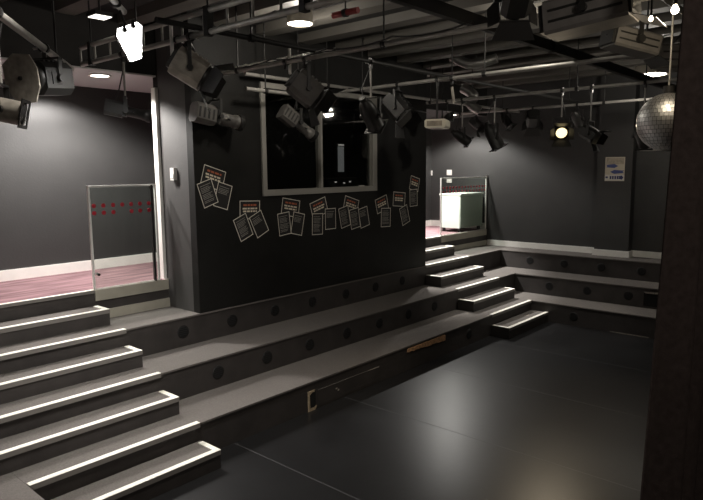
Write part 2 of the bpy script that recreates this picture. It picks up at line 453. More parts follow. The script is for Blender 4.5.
# white cabinet behind the far gate
cx0, cx1, cy0, cy1, cz0, cz1 = 9.21, 10.29, 2.72, 3.30, 1.70, 2.54
c = thing('storage_cabinet', 'white box cabinet on short dark legs behind the far glass gate', 'cabinet', ((cx0+cx1)/2, (cy0+cy1)/2, 1.6))
hx, hy = (cx1-cx0)/2, (cy1-cy0)/2
MB().box((-hx, -hy+.02, .10), (hx, hy, .90), 'cabinet').build('body', c)
MB().box((-hx+.01, -hy, .11), (hx-.01, -hy+.019, .885), 'cabinet_front_shaded').build('front_panel', c)
MB().box((-hx-.012, -hy-.012, .90), (hx+.012, hy+.012, .94), 'cabinet').build('lid', c)
for sx in (-1, 1):
    for sy in (-1, 1):
        MB().box((sx*(hx-.08)-.03, sy*(hy-.07)-.03, 0), (sx*(hx-.08)+.03, sy*(hy-.07)+.03, .10), 'black').build('foot', c)

# wall fittings
def plate(name, label, cat, c, axis, w, h, d=.02, group=None):
    mb = MB()
    if axis == 'x': mb.box((-d, -w/2, -h/2), (0, w/2, h/2), 'plastic'); mb.box((-d-.006, -w/5, -h/5), (-d, w/5, h/5), 'white')
    return tag(mb.build(name, None, c), label, cat, group)
o = thing('motion_sensor', 'white motion sensor box high on the booth side wall', 'sensor', (WX0-.001, 2.33, 3.02))
mb = MB(); mb.prism([(0, -.05, 0), (-.05, -.045, 0), (-.05, .045, 0), (0, .05, 0)], (0, 0, .17), 'plastic'); mb.build('case', o)
MB().box((-.056, -.035, .03), (-.0505, .035, .09), 'white').build('sensor_window', o)
plate('light_switch', 'small white switch plate by the booth edge on the far right wall', 'switch', at_x(430.5, 173, FAR-.001), 'x', .13, .13)
plate('wall_socket', 'upper white socket plate above the far glass gate', 'socket', at_x(449.5, 172.5, FAR-.001), 'x', .15, .14, group='sockets by the far gate')
plate('wall_socket', 'lower white socket plate just behind the far gate top rail', 'socket', at_x(449.5, 180.5, FAR-.001), 'x', .15, .12, group='sockets by the far gate')

# ================================================================== POSTERS ON THE BOOTH WALL
CL = ['leftmost wall trio, beside the booth corner', 'second wall trio from the left', 'trio under the left window pane',
      'trio under the window mullion', 'group of four under the right window pane', 'pair just right of the booth window corner',
      'pair second from the far wall edge', 'pair nearest the far wall edge']
SH = [  # cluster, kind, cx, cz, w, h, angle, where in the group
 (0,'t',1.402,3.045,.375,.285,-17,'top sheet'),(0,'l',1.299,2.841,.25,.35,18,'left sheet'),(0,'r',1.552,2.797,.25,.35,-17,'right sheet'),
 (1,'t',2.026,2.575,.375,.27,-2,'top sheet'),(1,'l',1.891,2.329,.25,.35,22,'left sheet'),(1,'r',2.190,2.356,.25,.35,25,'right sheet'),
 (2,'t',2.832,2.565,.375,.27,-10,'top sheet'),(2,'l',2.691,2.324,.25,.35,6,'left sheet'),(2,'r',2.975,2.306,.25,.35,-13,'right sheet'),
 (3,'t',3.464,2.53,.375,.27,16,'top sheet'),(3,'l',3.417,2.268,.25,.35,-2,'left sheet'),(3,'r',3.729,2.334,.26,.35,0,'right sheet'),
 (4,'t',4.251,2.53,.375,.27,-16,'top sheet'),(4,'l',4.080,2.343,.25,.35,12,'left sheet'),(4,'m',4.344,2.300,.25,.35,9,'middle sheet'),(4,'r',4.592,2.306,.25,.35,12,'right sheet'),
 (5,'t',5.107,2.51,.35,.27,15,'top sheet'),(5,'l',5.216,2.262,.28,.35,-2,'lower sheet'),
 (6,'t',5.629,2.58,.375,.27,-5,'top sheet'),(6,'l',5.802,2.27,.25,.35,18,'lower sheet'),
 (7,'t',6.125,2.86,.30,.27,-14,'top sheet'),(7,'l',6.089,2.59,.25,.33,2,'lower sheet')]
random.seed(11)
zo = {'t': .002, 'l': .006, 'r': .0045, 'm': .0075}
for ci, kd, cx, cz, w, h, a, wh in SH:
    X = Matrix.Rotation(R(-a), 4, 'Y')
    mb = MB(); d = .0012; b = .011
    mb.box((-w/2, -d, -h/2), (w/2, 0, h/2), 'paper', X)
    for q in (((-w/2, -d-.0004, h/2-b), (w/2, -d, h/2)), ((-w/2, -d-.0004, -h/2), (w/2, -d, -h/2+b)),
              ((-w/2, -d-.0004, -h/2+b), (-w/2+b, -d, h/2-b)), ((w/2-b, -d-.0004, -h/2+b), (w/2, -d, h/2-b))):
        mb.box(q[0], q[1], 'border', X)
    def line(z, hh, x0, x1, m, wmin, wmax):
        x = x0
        while x < x1-.01:
            ww = min(random.uniform(wmin, wmax), x1-x)
            mb.box((x, -d-.0005, z-hh/2), (x+ww, -d, z+hh/2), m, X); x += ww+hh*.55
    if kd == 't':
        line(h/2-.065, .026, -w*.32, w*.32, 'ink_orange', .03, .07)
        line(h/2-.115, .024, -w*.36, w*.36, 'ink_bright', .03, .08)
        line(h/2-.155, .024, -w*.34, w*.34, 'ink_bright', .03, .08)
    else:
        z = h/2-.055; n = 0; stop = -h/2+.05 if kd != 'r' else 0.02
        while z > stop:
            line(z, .009, -w/2+.035, w/2-.035-random.uniform(0, .05), 'ink', .015, .045); z -= .0205 if n % 4 else .030; n += 1
    tag(mb.build('wall_poster', None, (cx, WY-zo[kd], cz)),
        'black poster, %s of the %s' % (wh, CL[ci]), 'poster', 'black posters on the booth wall')

# notice on the pilaster
mb = MB(); w, h = .41, .515; X = Matrix.Rotation(-PI/2, 4, 'Z')
mb.box((-w/2, -.003, -h/2), (w/2, 0, h/2), 'poster_cream', X)
mb.box((-w/2+.02, -.0036, .10), (w/2-.02, -.003, h/2-.02), 'poster_tan', X)
mb.box((-w/2, -.0036, -h/2+.01), (w/2, -.003, -h/2+.135), 'poster_white', X)
def arrow(cx, cz, L, hh, m, s):
    pts = [(-L/2, -hh*.3), (L*.2, -hh*.5), (L/2, 0), (L*.2, hh*.5), (-L/2, hh*.3), (-L*.38, 0)]
    mb.prism([(cx+s*a, -.0044, cz+c) for a, c in pts], (0, .0008, 0), m, X)
arrow(-.06, .065, .26, .085, 'blue', 1); arrow(.05, -.06, .30, .085, 'blue', -1)
for i in range(4): mb.box((-.10+i*.05, -.0044, -h/2+.04), (-.065+i*.05, -.0036, -h/2+.11), 'navy', X)
arrow(.135, -h/2+.075, .10, .09, 'navy', 1); mb.box((-.19, -.0044, -h/2+.06), (-.14, -.0036, -h/2+.10), 'navy', X)
tag(mb.build('wall_notice', None, (FAR-.261, -.575, 3.105)), 'cream notice with blue arrows on the far wall pilaster', 'notice')

# pale panel, assumed roller screen, by the recessed far wall, behind the mirror ball
t = thing('roller_screen', 'pale grey panel, assumed rolled screen, by far wall behind the mirror ball', 'screen', (FAR-.03, -2.0, 3.48))
MB().box((-.012, -.95, 0), (.012, 1.0, .62), 'screen_grey').build('screen_cloth', t)
MB().lathe([(.05, -.98), (.05, 1.02)], 'alu', 14, Matrix.Translation((-.03, 0, .66))).build('added_roller_tube', t)  # added roller tube, no real mount; sits just clear of the wall

# ================================================================== INSIDE THE BOOTH
t = thing('control_desk', 'dim control desk with small lights seen through the booth window', 'desk', (4.0, 2.36, 1.202))
MB().box((-1.6, -.26, 1.30), (1.6, .26, 1.36), 'black').build('desk_top', t)
for sx in (-1, 1):
    MB().box((sx*1.52-.04, -.22, 0), (sx*1.52+.04, .22, 1.30), 'black').build('leg', t)
t = thing('sound_mixer', 'black sound mixer with faint indicator lights on the booth desk', 'mixer', (4.68, 2.40, 2.565))
mb = MB(); mb.prism([(-.42, -.16, 0), (-.42, .18, 0), (-.42, .18, .42), (-.42, .10, .42), (-.42, -.16, .20)], (.84, 0, 0), 'black'); mb.build('case', t)
MB().box((-.42, .06, .4205), (.42, .18, .435), 'lantern_grey').build('top_edge', t)
for dx, dz in ((-.22, .36), (-.02, .34), (.17, .36), (-.10, .25), (.24, .26)):
    y = -.16+.26*(dz-.20)/.22 if dz > .2 else -.16
    MB().box((dx-.022, y-.016, dz-.012), (dx+.022, y-.004, dz+.012), 'led').build('indicator_light', t)
t = thing('monitor', 'dim narrow upright screen on the mixer inside the booth', 'monitor', (4.70, 2.52, 3.005))
MB().box((-.13, -.03, .03), (.13, .02, .62), 'black').build('case', t)
MB().box((-.10, -.036, .10), (.06, -.0305, .56), 'monitor').build('display', t)
MB().box((-.09, -.042, .575), (.06, -.0305, .60), 'led').build('status_light', t)
MB().box((-.12, -.04, 0), (.12, .04, .03), 'black').build('stand', t)

# ================================================================== LIGHTING GRID
PZ, PR = 4.40, .027
def hanger(mb, p, r=.009):
    mb.path([p, (p[0], p[1], CEIL-.001-p[2]+p[2])], r, 'pipe', 6)
def pipe(label, a, b, r=PR, m='pipe', hang=(), name='lighting_pipe', group='lighting grid pipes', square=False):
    a, b = Vector(a), Vector(b); c = (a+b)/2
    t = thing(name, label, 'pipe' if name == 'lighting_pipe' else name.replace('_', ' '), c, 0, group)
    if square:
        d = (b-a); s = r
        MB().box(tuple(a-c-Vector((0, s*.6, s))), tuple(b-c+Vector((0, s*.6, s))), m).build('bar', t)
    else:
        MB().path([a-c, b-c], r, m, 12).build('tube', t)
    for f in hang:
        p = a.lerp(b, f)-c
        mb = MB(); mb.path([p+Vector((0, 0, r)), Vector((p.x, p.y, CEIL-.002-c.z))], .010, 'beam', 6)
        X = Matrix.Translation(p) @ (Matrix.Identity(4) if abs((b-a).y) > abs((b-a).x) else Matrix.Rotation(PI/2, 4, 'Z'))
        mb.lathe([(r+.012, -.025), (r+.012, .025)], 'beam', 10, X)
        mb.build('ceiling_hanger', t)
    return t
XP = {'a': 1.36, 'b': 3.85, 'c': 6.30, 'd': 8.80}
pipe('long grey grid pipe nearest the left stair, ending by the booth wall', (XP['a'], -4.1, PZ), (XP['a'], 1.80, PZ), hang=(.12, .5, .9))
pipe('long grey grid pipe second from the left stair, over mid stage', (XP['b'], -4.1, PZ), (XP['b'], 1.72, PZ), hang=(.2, .55, .92))
pipe('long grey grid pipe third from the left stair', (XP['c'], -4.1, PZ), (XP['c'], 1.72, PZ), hang=(.2, .5, .985))
pipe('long grey grid pipe nearest the far wall', (XP['d'], -4.1, PZ), (XP['d'], 2.6, PZ), hang=(.2, .5, .985))
ZX = PZ+PR+.05
pipe('thick black beam crossing the grid over the near side of the stage', (-1.5, -2.12, ZX+.02), (10.2, -2.12, ZX+.02), .055, 'beam', (.1, .4, .7, .95), 'grid_beam', None, True)
pipe('dark cross pipe over the middle of the stage', (-.6, -.13, ZX), (10.2, -.13, ZX), PR, 'beam', (.1, .45, .85))
pipe('dark cross pipe close along the booth wall', (1.9, 1.74, ZX), (10.2, 1.74, ZX), PR, 'pipe', (.2, .6, .9))
pipe('short pale pipe hanging across the top of the booth window', (1.78, 1.58, 4.25), (2.95, 1.58, 4.25), PR, 'pipe', (.3, .85))
pipe('cross pipe carrying the big lanterns at the upper right', (-1.6, -3.5, 4.62), (7, -3.5, 4.62), PR, 'pipe', (.05, .35, .8))
pipe('slanting grey pipe at the upper left corner', (-2.6, -1.33, 4.20), (-.72, 1.31, 4.20), PR*1.1, 'pipe', (.2, .8))
pipe('short slanting pipe above the glowing white panel', (-2.1, -1.45, 4.52), (-.84, -.02, 4.52), PR, 'pipe', (.3, .85))
pipe('short red pipe length under the ceiling', (1.74, -.48, 4.92), (1.74, -.1, 4.92), .035, 'red_pipe', (.5,), 'sprinkler_pipe', None)

# ladder truss
t = thing('ladder_truss', 'grey ladder truss above the left stair gate', 'truss', (-.2, 0, PZ))
for z in (0, .19):
    MB().path([(0, -2.6, z), (0, 2.15, z)], PR, 'pipe', 12).build('rail', t)
for i in range(14):
    y = -2.38+i*.35
    MB().path([(0, y, PR), (0, y, .19-PR)], .012, 'pipe', 6).build('rung', t)
for y in (-1.6, -.35, .9, 1.9):
    mb = MB(); mb.box((-.035, y-.03, -.035), (.035, y+.03, .225), 'beam'); mb.path([(0, y, .225), (0, y, CEIL-.002-PZ)], .01, 'beam', 6); mb.build('ceiling_hanger', t)

# ------------------------------------------------------------------ lanterns
def clamp_mb(pr):
    """hook clamp around a pipe at the origin, pipe axis along local X or Y - an open C ring plus a tail"""
    mb = MB(); n = 14; rows = []
    ri, ro = pr+.004, pr+.016
    for k in range(n):
        a = R(-60+k*(300/(n-1)))
        rows.append([(ri*math.cos(a), -.02, ri*math.sin(a)), (ro*math.cos(a), -.02, ro*math.sin(a)), (ro*math.cos(a), .02, ro*math.sin(a)), (ri*math.cos(a), .02, ri*math.sin(a))])
    mb.ring(rows, 'black', None, smooth=False)
    mb.box((-.016, -.016, -pr-.055), (.016, .016, -pr-.010), 'black')
    mb.path([(ro, 0, -.0), (ro+.04, 0, -.01)], .008, 'steel', 6)
    return mb

def lantern(kind, label, pix, pipeax, aim, tilt, s=1.0, body='lantern_grey', lens='lens', group='stage lanterns on the grid', doors=True, plate=False, pz=PZ, pr=PR):
    """pix: pixel of the lantern's middle; pipeax: ('x', X) a pipe running along y at X, ('y', Y) a pipe along x at Y"""
    if pipeax[0] == 'x': c = at_x(*pix, pipeax[1]); zr = 0
    elif pipeax[0] == 'y': c = at_y(*pix, pipeax[1]); zr = PI/2
    else: c = Vector(pipeax[1]); zr = pipeax[2]
    drop = pz-c.z
    nm = {'fresnel': 'fresnel_lantern', 'profile': 'profile_lantern', 'par': 'par_can_lantern', 'flood': 'box_flood_lantern'}[kind]
    t = thing(nm, label, 'stage light', (c.x, c.y, pz), 0, group)
    clamp = clamp_mb(pr).build('hanging_clamp', t, (0, 0, 0), zr)
    dx, dy = aim; pan = math.atan2(-dx, dy)
    B0 = Matrix.Translation((0, 0, -drop)) @ Matrix.Rotation(pan, 4, 'Z')
    B = B0 @ Matrix.Rotation(R(-tilt), 4, 'X') @ Matrix.Scale(s, 4)
    hw = {'fresnel': .15, 'profile': .12, 'par': .125, 'flood': .24}[kind]*s
    yk = min(drop-pr-.06, {'fresnel': .27, 'profile': .2, 'par': .22, 'flood': .30}[kind]*s)
    mb = MB()
    if yk < .03: yk = .03
    for sx in (-1, 1): mb.box((sx*(hw+.012)-.005, -.018, -.02), (sx*(hw+.012)+.005, .018, yk), 'black', B0)
    mb.box((-hw-.017, -.018, yk-.006), (hw+.017, .018, yk+.006), 'black', B0)
    for sx in (-1, 1): mb.lathe([(.03, sx*(hw+.012)-.02), (.03, sx*(hw+.012)+.02)], 'black', 10, B0, axis='x')
    mb.build('yoke', t)
    if drop-pr-.055-yk > .004:
        MB().path([(0, 0, -drop+yk+.005), (0, 0, -pr-.05)], .012, 'pipe' if drop-yk > .3 else 'black', 8).build('drop_arm', t)
    if kind == 'fresnel':
        mb = MB(); L0, L1 = -.17, .13; w = .138
        mb.box((-w, L0, -w), (w, L1, w), body, B, bev=.055)
        for i in range(5): mb.box((-.08, L0+.03+i*.05, w), (.08, L0+.055+i*.05, w+.014), body, B)
        mb.box((-w-.008, -.05, -.05), (-w, .07, .05), 'black', B); mb.build('housing', t)
        MB().box((-.10, L0-.04, -.10), (.10, L0, .10), 'black', B, bev=.03).build('rear_cap', t)
        mb = MB(); mb.lathe([(.128, L1), (.128, L1+.04), (.112, L1+.045)], 'black', 20, B, cap=False); fring = mb.build('front_ring', t)
        MB().lathe([(.111, L1+.005), (.09, L1+.028), (.05, L1+.040), (.004, L1+.044)], lens, 20, B).build('lens', fring)
        if plate:
            pl = MB(); y = L1+.12
            pl.prism([(-.20, y, -.09), (-.13, y, -.22), (.09, y, -.22), (.20, y, -.06), (.20, y, .13), (.06, y, .22), (-.13, y, .20), (-.20, y, .08)], (0, .012, 0), 'lantern_pale', B @ Matrix.Diagonal((.9, 1, .9, 1)))
            pl.build('front_plate', t)
            MB().lathe([(.016, y+.0121), (.016, y+.03)], 'black', 10, B).build('plate_knob', t)
        if doors:
            mbf = L1+.05
            fr = MB()
            for q in (((-.14, mbf-.01, .125), (.14, mbf, .14)), ((-.14, mbf-.01, -.14), (.14, mbf, -.125)), ((-.14, mbf-.01, -.125), (-.125, mbf, .125)), ((.125, mbf-.01, -.125), (.14, mbf, .125))): fr.box(q[0], q[1], 'black', B)
            cfr = fr.build('colour_frame', t)
            for k in range(4):
                Rk = B @ Matrix.Rotation(k*PI/2, 4, 'Y') @ Matrix.Translation((0, mbf, .137)) @ Matrix.Rotation(R(38), 4, 'X')
                lw = .135; l2 = .20 if k % 2 == 0 else .10; dp = .17 if k % 2 == 0 else .15
                MB().prism([(-lw, 0.002, -.002), (lw, .002, -.002), (l2, dp, -.002), (-l2, dp, -.002)], (0, 0, .004), 'black', Rk).build('barn_door', cfr)
    elif kind == 'profile':
        mb = MB(); mb.box((-.105, -.30, -.115), (.105, -.04, .115), body, B, bev=.04)
        for i in range(4): mb.box((-.107, -.28+i*.06, -.06), (.107, -.255+i*.06, .06), 'black', B)
        mb.build('lamp_housing', t)
        MB().box((-.085, -.0395, -.085), (.085, .02, .085), 'black', B).build('shutter_gate', t)
        MB().lathe([(.075, .0205), (.075, .24), (.085, .245), (.085, .30)], body, 18, B).build('lens_tube', t)
        mb = MB(); mb.lathe([(.098, .3005), (.098, .36), (.088, .365)], 'black', 18, B, cap=False); fring = mb.build('front_ring', t)
        MB().lathe([(.087, .31), (.05, .33), (.004, .337)], lens, 16, B).build('lens', fring)
        for sx in (-1, 1): MB().path([(sx*.08, .12, 0), (sx*.13, .12, -.02)], .012, 'black', 6, B).build('focus_knob', t)
    elif kind == 'par':
        mb = MB(); mb.lathe([(.05, -.24), (.085, -.19), (.108, -.10), (.108, .15), (.114, .155), (.114, .17)], body, 20, B, cap=True); can = mb.build('can', t)
        MB().lathe([(.10, .172), (.06, .186), (.004, .19)], lens, 18, B).build('lens', can)
        mb = MB()
        for q in (((-.13, .172, .10), (.13, .182, .13)), ((-.13, .172, -.13), (.13, .182, -.10)), ((-.13, .172, -.10), (-.10, .182, .10)), ((.10, .172, -.10), (.13, .182, .10))): mb.box(q[0], q[1], 'black', B)
        mb.build('gel_frame', t)
        MB().lathe([(.045, -.29), (.045, -.2405)], 'black', 12, B).build('lamp_holder', t)
    else:
        mb = MB(); L = .38
        mb.box((-.22, -L, -.16), (.22, L, .16), body, B, bev=.03)
        for z in (-.05, .05): mb.box((-.226, -L+.05, z-.012), (-.22, L-.04, z+.012), 'black', B); mb.box((.22, -L+.05, z-.012), (.226, L-.04, z+.012), 'black', B)
        mb.build('housing', t)
        mb = MB(); mb.box((-.10, -.10, .16), (.10, .12, .166), 'lantern_pale', B); mb.build('rating_plate', t)
        ff = MB().box((-.20, L+.0005, -.14), (.20, L+.03, .14), 'black', B).build('front_frame', t)
        MB().box((-.17, L+.0305, -.11), (.17, L+.035, .11), lens, B).build('lens', ff)
        MB().box((-.19, -L-.05, -.13), (.19, -L-.0005, .13), 'black', B).build('rear_cap', t)
        for k in range(2):
            Rk = B @ Matrix.Rotation(k*PI, 4, 'Y') @ Matrix.Translation((0, L+.03, .155)) @ Matrix.Rotation(R(25), 4, 'X')
            MB().prism([(-.21, 0, 0), (.21, 0, 0), (.26, .22, 0), (-.26, .22, 0)], (0, 0, .005), 'black', Rk).build('barn_door', ff)
    # power lead
    p0 = B @ Vector((0, -.2 if kind != 'flood' else -.43, .0)); top_ = Vector((0, 0, -.03))
    top_ = Vector((.02, 0, -.06)); mid = (p0+top_)/2 + Vector((random.uniform(-.08, .08), random.uniform(-.08, .08), -.05))
    pts = [p0.lerp(mid, i/4) if i < 4 else mid.lerp(top_+Vector((.03, .05, 0)), (i-4)/4) for i in range(9)]
    MB().path(pts, .007, 'cable', 6).build('power_lead', t)
    return t

rx, ry = .661, -.750          # direction that reads as "to the right" along the seating
fx, fy = .743, .657           # direction away from the viewer
def mix(a, b): return (rx*a+fx*b, ry*a+fy*b)
random.seed(5)
# on the slanting pipe
def on_slant(px, py):
    a = Vector((-2.6, -1.33)); d = Vector((1.88, 2.64)); n = Vector((d.y, -d.x)); r_ = ray(px, py)
    tt = n.dot(a-Vector((CAM.x, CAM.y)))/n.dot(Vector((r_.x, r_.y))); return CAM+r_*tt
SL = math.atan2(2.64, 1.88)+PI/2
lantern('fresnel', 'large dark fresnel with a pale grey front plate at the upper left corner', None, ('p', on_slant(46, 79), SL), mix(-.35, -1), 6, 1.0, 'black', doors=False, plate=True, pz=4.20, pr=PR*1.1)
lantern('par', 'small cream par can cut by the left edge of the photo', None, ('p', on_slant(3, 110), SL), mix(.9, .2), 12, .75, 'lantern_pale', pz=4.20, pr=PR*1.1)
# on the ladder truss
lantern('profile', 'dark profile lantern in front of the lit left back wall', (126, 111), ('x', -.2), mix(1, .3), 12, .72, 'black')
lantern('fresnel', 'pale grey fresnel tilted down over the booth wall corner', (192, 70), ('x', -.2), mix(1, .15), 32, 1.0, 'lantern_pale', pz=PZ)
lantern('profile', 'slim profile lantern pointing right beside the booth wall corner', (216, 117), ('x', XP['a']), (1, -.12), 10, 1.1, 'lantern_grey', lens='bright_lens')
# on the pipe nearest the left stair
lantern('fresnel', 'dark fresnel with triangular barn doors before the left window pane', (306, 90), ('x', XP['a']), mix(1, .3), 38, 1.05, 'lantern_grey')
lantern('profile', 'long grey profile lantern slanting down before the booth window', (297, 123), ('y', 1.58), (1, -.25), 34, 1.0, 'lantern_grey', pz=4.25)
# second pipe
lantern('fresnel', 'black fresnel with pale-edged barn door before the right window pane', (398, 108), ('x', XP['b']), mix(.9, -.4), 48, 1.12, 'black')
# third pipe
lantern('par', 'small black par can above the far glass gate', (462, 138), ('x', XP['c']), mix(1, .2), 32, .85, 'black')
lantern('par', 'black par can pointing steeply down in front of the lit far wall', (494, 138), ('x', XP['c']), mix(.6, .1), 62, 1.1, 'black')
lantern('fresnel', 'fresnel with a glinting gold lens left of its twin over the far tiers', (561, 131), ('x', XP['c']), mix(-.25, -1), 18, .8, 'black', lens='lit_lens')
lantern('fresnel', 'black fresnel with a bright rim glint, just right of the gold-lensed one', (590, 134), ('x', XP['c']), mix(.9, -.8), 30, .75, 'black', lens='bright_lens')
lantern('par', 'black par can beside the mirror ball', (643, 136), ('x', XP['c']), mix(.4, .4), 40, 1.0, 'black')
# near cross pipe at the upper right
lantern('flood', 'big boxy grey flood lantern at the upper right of the photo', (590, 12), ('y', -3.5), mix(1, -.75), -6, .72, 'flood_grey', pz=4.62)
lantern('flood', 'boxy grey lantern under the big flood with a black barn door on its right', (631, 42), ('y', -3.5), mix(1, .15), 12, .50, 'flood_grey', pz=4.62)
lantern('flood', 'boxy grey lantern half hidden by the curtain edge', (690, 58), ('y', -3.5), mix(1, -.5), 5, .75, 'flood_grey', pz=4.62)
lantern('fresnel', 'black lantern seen from behind at the top edge of the photo', (517, -4), ('y', -3.5), mix(.1, 1), 25, .62, 'black', pz=4.62)
# extra lanterns in the clutter over the far stage
lantern('fresnel', 'black fresnel between the silver ducts and the gold-lensed lantern', (533, 119), ('x', XP['d']), mix(.2, .8), 35, .95, 'black')

lantern('par', 'black par can in front of the booth window right jamb', (371, 116), ('y', -.13), mix(.4, .6), 45, 1.0, 'black', pz=ZX)
lantern('par', 'black par can just above right of the projector', (447, 120), ('x', XP['c']), mix(-.3, .6), 35, .75, 'black')
lantern('fresnel', 'black fresnel hanging behind the steeply tilted par can', (476, 124), ('x', XP['d']), mix(.7, -.3), 40, .75, 'black')
lantern('par', 'black par can hanging right of the steeply tilted par can', (507, 122), ('x', XP['d']), mix(.5, -.6), 50, .85, 'black')
lantern('par', 'black par can hanging above between the gold-lensed lantern and its twin', (577, 119), ('x', XP['d']), mix(.6, .6), 40, .85, 'black')

# projector under the second pipe
c = at_x(437, 124, XP['b'])
t = thing('projector', 'cream projector hanging in front of the lit far corner', 'projector', (c.x, c.y, PZ))
clamp_mb(PR).build('hanging_clamp', t)
dr = PZ-c.z
pan = math.atan2(-mix(-.35, -1)[0], mix(-.35, -1)[1])
B0 = Matrix.Translation((0, 0, -dr)) @ Matrix.Rotation(pan, 4, 'Z') @ Matrix.Scale(.72, 4)
MB().box((-.21, -.30, -.085), (.21, .20, .085), 'projector', B0, bev=.03).build('case', t)
MB().box((-.14, .2005, -.05), (.16, .206, .05), 'poster_tan', B0).build('front_grille', t)
MB().lathe([(.045, .2005), (.045, .235)], 'lens', 14, B0 @ Matrix.Translation((-.17, 0, 0)) @ Matrix.Scale(.6, 4)).build('lens', t)
MB().path([(0, 0, -dr+.062), (0, 0, -PR-.05)], .016, 'black', 8).build('drop_arm', t)
mb = MB(); mb.prism([(-.02, -.28, .0), (.02, -.28, .0), (.02, -.75, .10), (-.02, -.75, .10)], (0, 0, .06), 'poster_tan', B0); mb.build('cable_tray', t)

# glowing white light panel on the end of the short slanting pipe
P = [at_y(118, 28.5, -.20), at_y(137, 22, -.20), at_y(142, 26, -.20), at_y(141.5, 58, -.20), at_y(131, 61.5, -.20), at_y(117.5, 36, -.20)]
pc = Vector((-.95, -.145, 4.52))
t = thing('panel_light', 'glowing white tapered light panel hanging over the left stair', 'stage light', pc)
MB().prism([p-pc+Vector((0, .012, 0)) for p in P], (0, .03, 0), 'black').build('back_plate', t)
MB().prism([p-pc for p in P], (0, .0115, 0), 'panel_glow').build('glowing_face', t)
for px, py in ((124.5, 30), (133, 26)):
    mb = MB(); q = at_y(px, py, -.215)-pc; mb.lathe([(.02, -.01), (.02, .012)], 'black', 10, Matrix.Translation(q)); mb.box((q.x-.008, q.y-.01, q.z), (q.x+.008, q.y+.01, q.z+.05), 'black'); mb.build('clip', t)
ptop = (P[0]+P[1])/2-pc
MB().path([(ptop.x, ptop.y+.02, ptop.z-.02), (0, .0, -PR-.004)], .012, 'black', 8).build('hanging_arm', t)
CEN = sum(P, Vector())/6

# ------------------------------------------------------------------ downlights
def downlight(label, loc, r, can_h, glow, group=None, upto=None):
    t = thing('downlight', label, 'ceiling light', loc, 0, group)
    if can_h:
        mb = MB(); mb.lathe([(r*1.06, 0), (r*1.06, can_h), (r*.5, can_h+.02)], 'can', 24, None, axis='z', cap=False); mb.build('can', t)
        MB().path([(0, 0, can_h+.02), (0, 0, upto-loc[2])], .015, 'black', 8).build('ceiling_stem', t)
        MB().lathe([(r*.5, can_h+.0205), (.01, can_h+.021)], 'can', 16, None, axis='z').build('can_lid', t)
    else:
        mb = MB(); mb.lathe([(r, .0), (r*1.18, .0), (r*1.18, .018), (r, .018)], 'white', 24, None, axis='z', cap=False); mb.build('rim', t)
    MB().lathe([(r, .004), (r, .010)], glow, 24, None, axis='z').build('diffuser', t)
    return t
downlight('glowing recessed downlight in the left back room ceiling', (.46, 3.04, RC-.019), .12, 0, 'lamp_glow')
downlight('second glowing recessed downlight, close to the left back wall behind the upper left fresnel', (.22, 3.70, RC-.019), .12, 0, 'lamp_glow')
downlight('glowing recessed downlight in the right back room ceiling', (9.3, 3.05, RC-.019), .12, 0, 'lamp_glow')
d1 = at_z(300, 24, 4.95); downlight('round glowing downlight left of the red pipe under the ceiling', d1, .15, .16, 'lamp_glow', None, CEIL)
d2 = at_z(650.5, 75, 4.70); downlight('round glowing downlight above the mirror ball', d2, .24, .14, 'lamp_glow', None, CEIL)
# small square lamp
q = at_z(100, 17.5, 4.8)
t = thing('square_lamp', 'small square glowing lamp above the white light panel', 'lamp', q)
MB().box((-.09, -.09, 0), (.09, .09, .006), 'small_glow').build('diffuser', t)
MB().box((-.1, -.1, .0065), (.1, .1, .05), 'black').build('case', t)
MB().path([(0, 0, .05), (0, 0, CEIL-q.z)], .012, 'black', 6).build('ceiling_stem', t)
# bare warm bulbs among the lanterns at the upper right
for n, (px, py, lb) in enumerate(((675, 10, 'bright warm bulb at the upper right beside the curtain'), (651, 19, 'smaller warm bulb left of the bright one at the upper right'))):
    q = at_y(px, py, -4.0)
    t = thing('hanging_bulb', lb, 'bulb', q, 0, 'warm bulbs at the upper right')
    mb = MB(); rr = .026 if n == 0 else .014
    mb.lathe([(.004, -rr), (rr*.7, -rr*.7), (rr, 0), (rr*.7, rr*.7), (rr*.4, rr*1.3)], 'lamp_glow_warm', 14, None, axis='z'); mb.build('bulb', t)
    MB().lathe([(rr*.5, rr*1.31), (rr*.5, rr*2.4)], 'black', 10, None, axis='z').build('lamp_holder', t)
    MB().path([(0, 0, rr*2.4), (0, 0, CEIL-q.z)], .006, 'cable', 6).build('ceiling_cord', t)

# ------------------------------------------------------------------ mirror ball
bc = at_x(667, 122, XP['a']); br = .212
t = thing('mirror_ball', 'large silver mirror ball hanging beside the curtain edge', 'mirror ball', bc)
vs, fs = [], []
mb = MB(); nl = 22
for j in range(nl):
    t0, t1 = PI*j/nl, PI*(j+1)/nl
    n = max(6, int(44*math.sin((t0+t1)/2)))
    for k in range(n):
        a0, a1 = 2*PI*(k+.04)/n, 2*PI*(k+.96)/n
        u0, u1 = t0+.04*(t1-t0), t1-.04*(t1-t0)
        q = [Vector((br*math.sin(tt)*math.cos(aa), br*math.sin(tt)*math.sin(aa), br*math.cos(tt))) for tt, aa in ((u0, a0), (u1, a0), (u1, a1), (u0, a1))]
        mb.add(q, [(0, 1, 2, 3)], 'mirror')
mb.build('mirror_tiles', t)
MB().lathe([(br*.97*math.sin(PI*i/14)+.001, -br*.97*math.cos(PI*i/14)) for i in range(15)], 'black', 28, None, axis='z').build('core', t)
MB().lathe([(.04, br-.004), (.04, br+.05)], 'black', 12, None, axis='z').build('motor_cap', t)
MB().path([(0, 0, br+.05), (0, 0, PZ-PR-.02-bc.z)], .007, 'pipe', 6).build('hanging_chain', t)
mb = clamp_mb(PR); mb.build('hanging_clamp', t, (0, 0, PZ-bc.z))

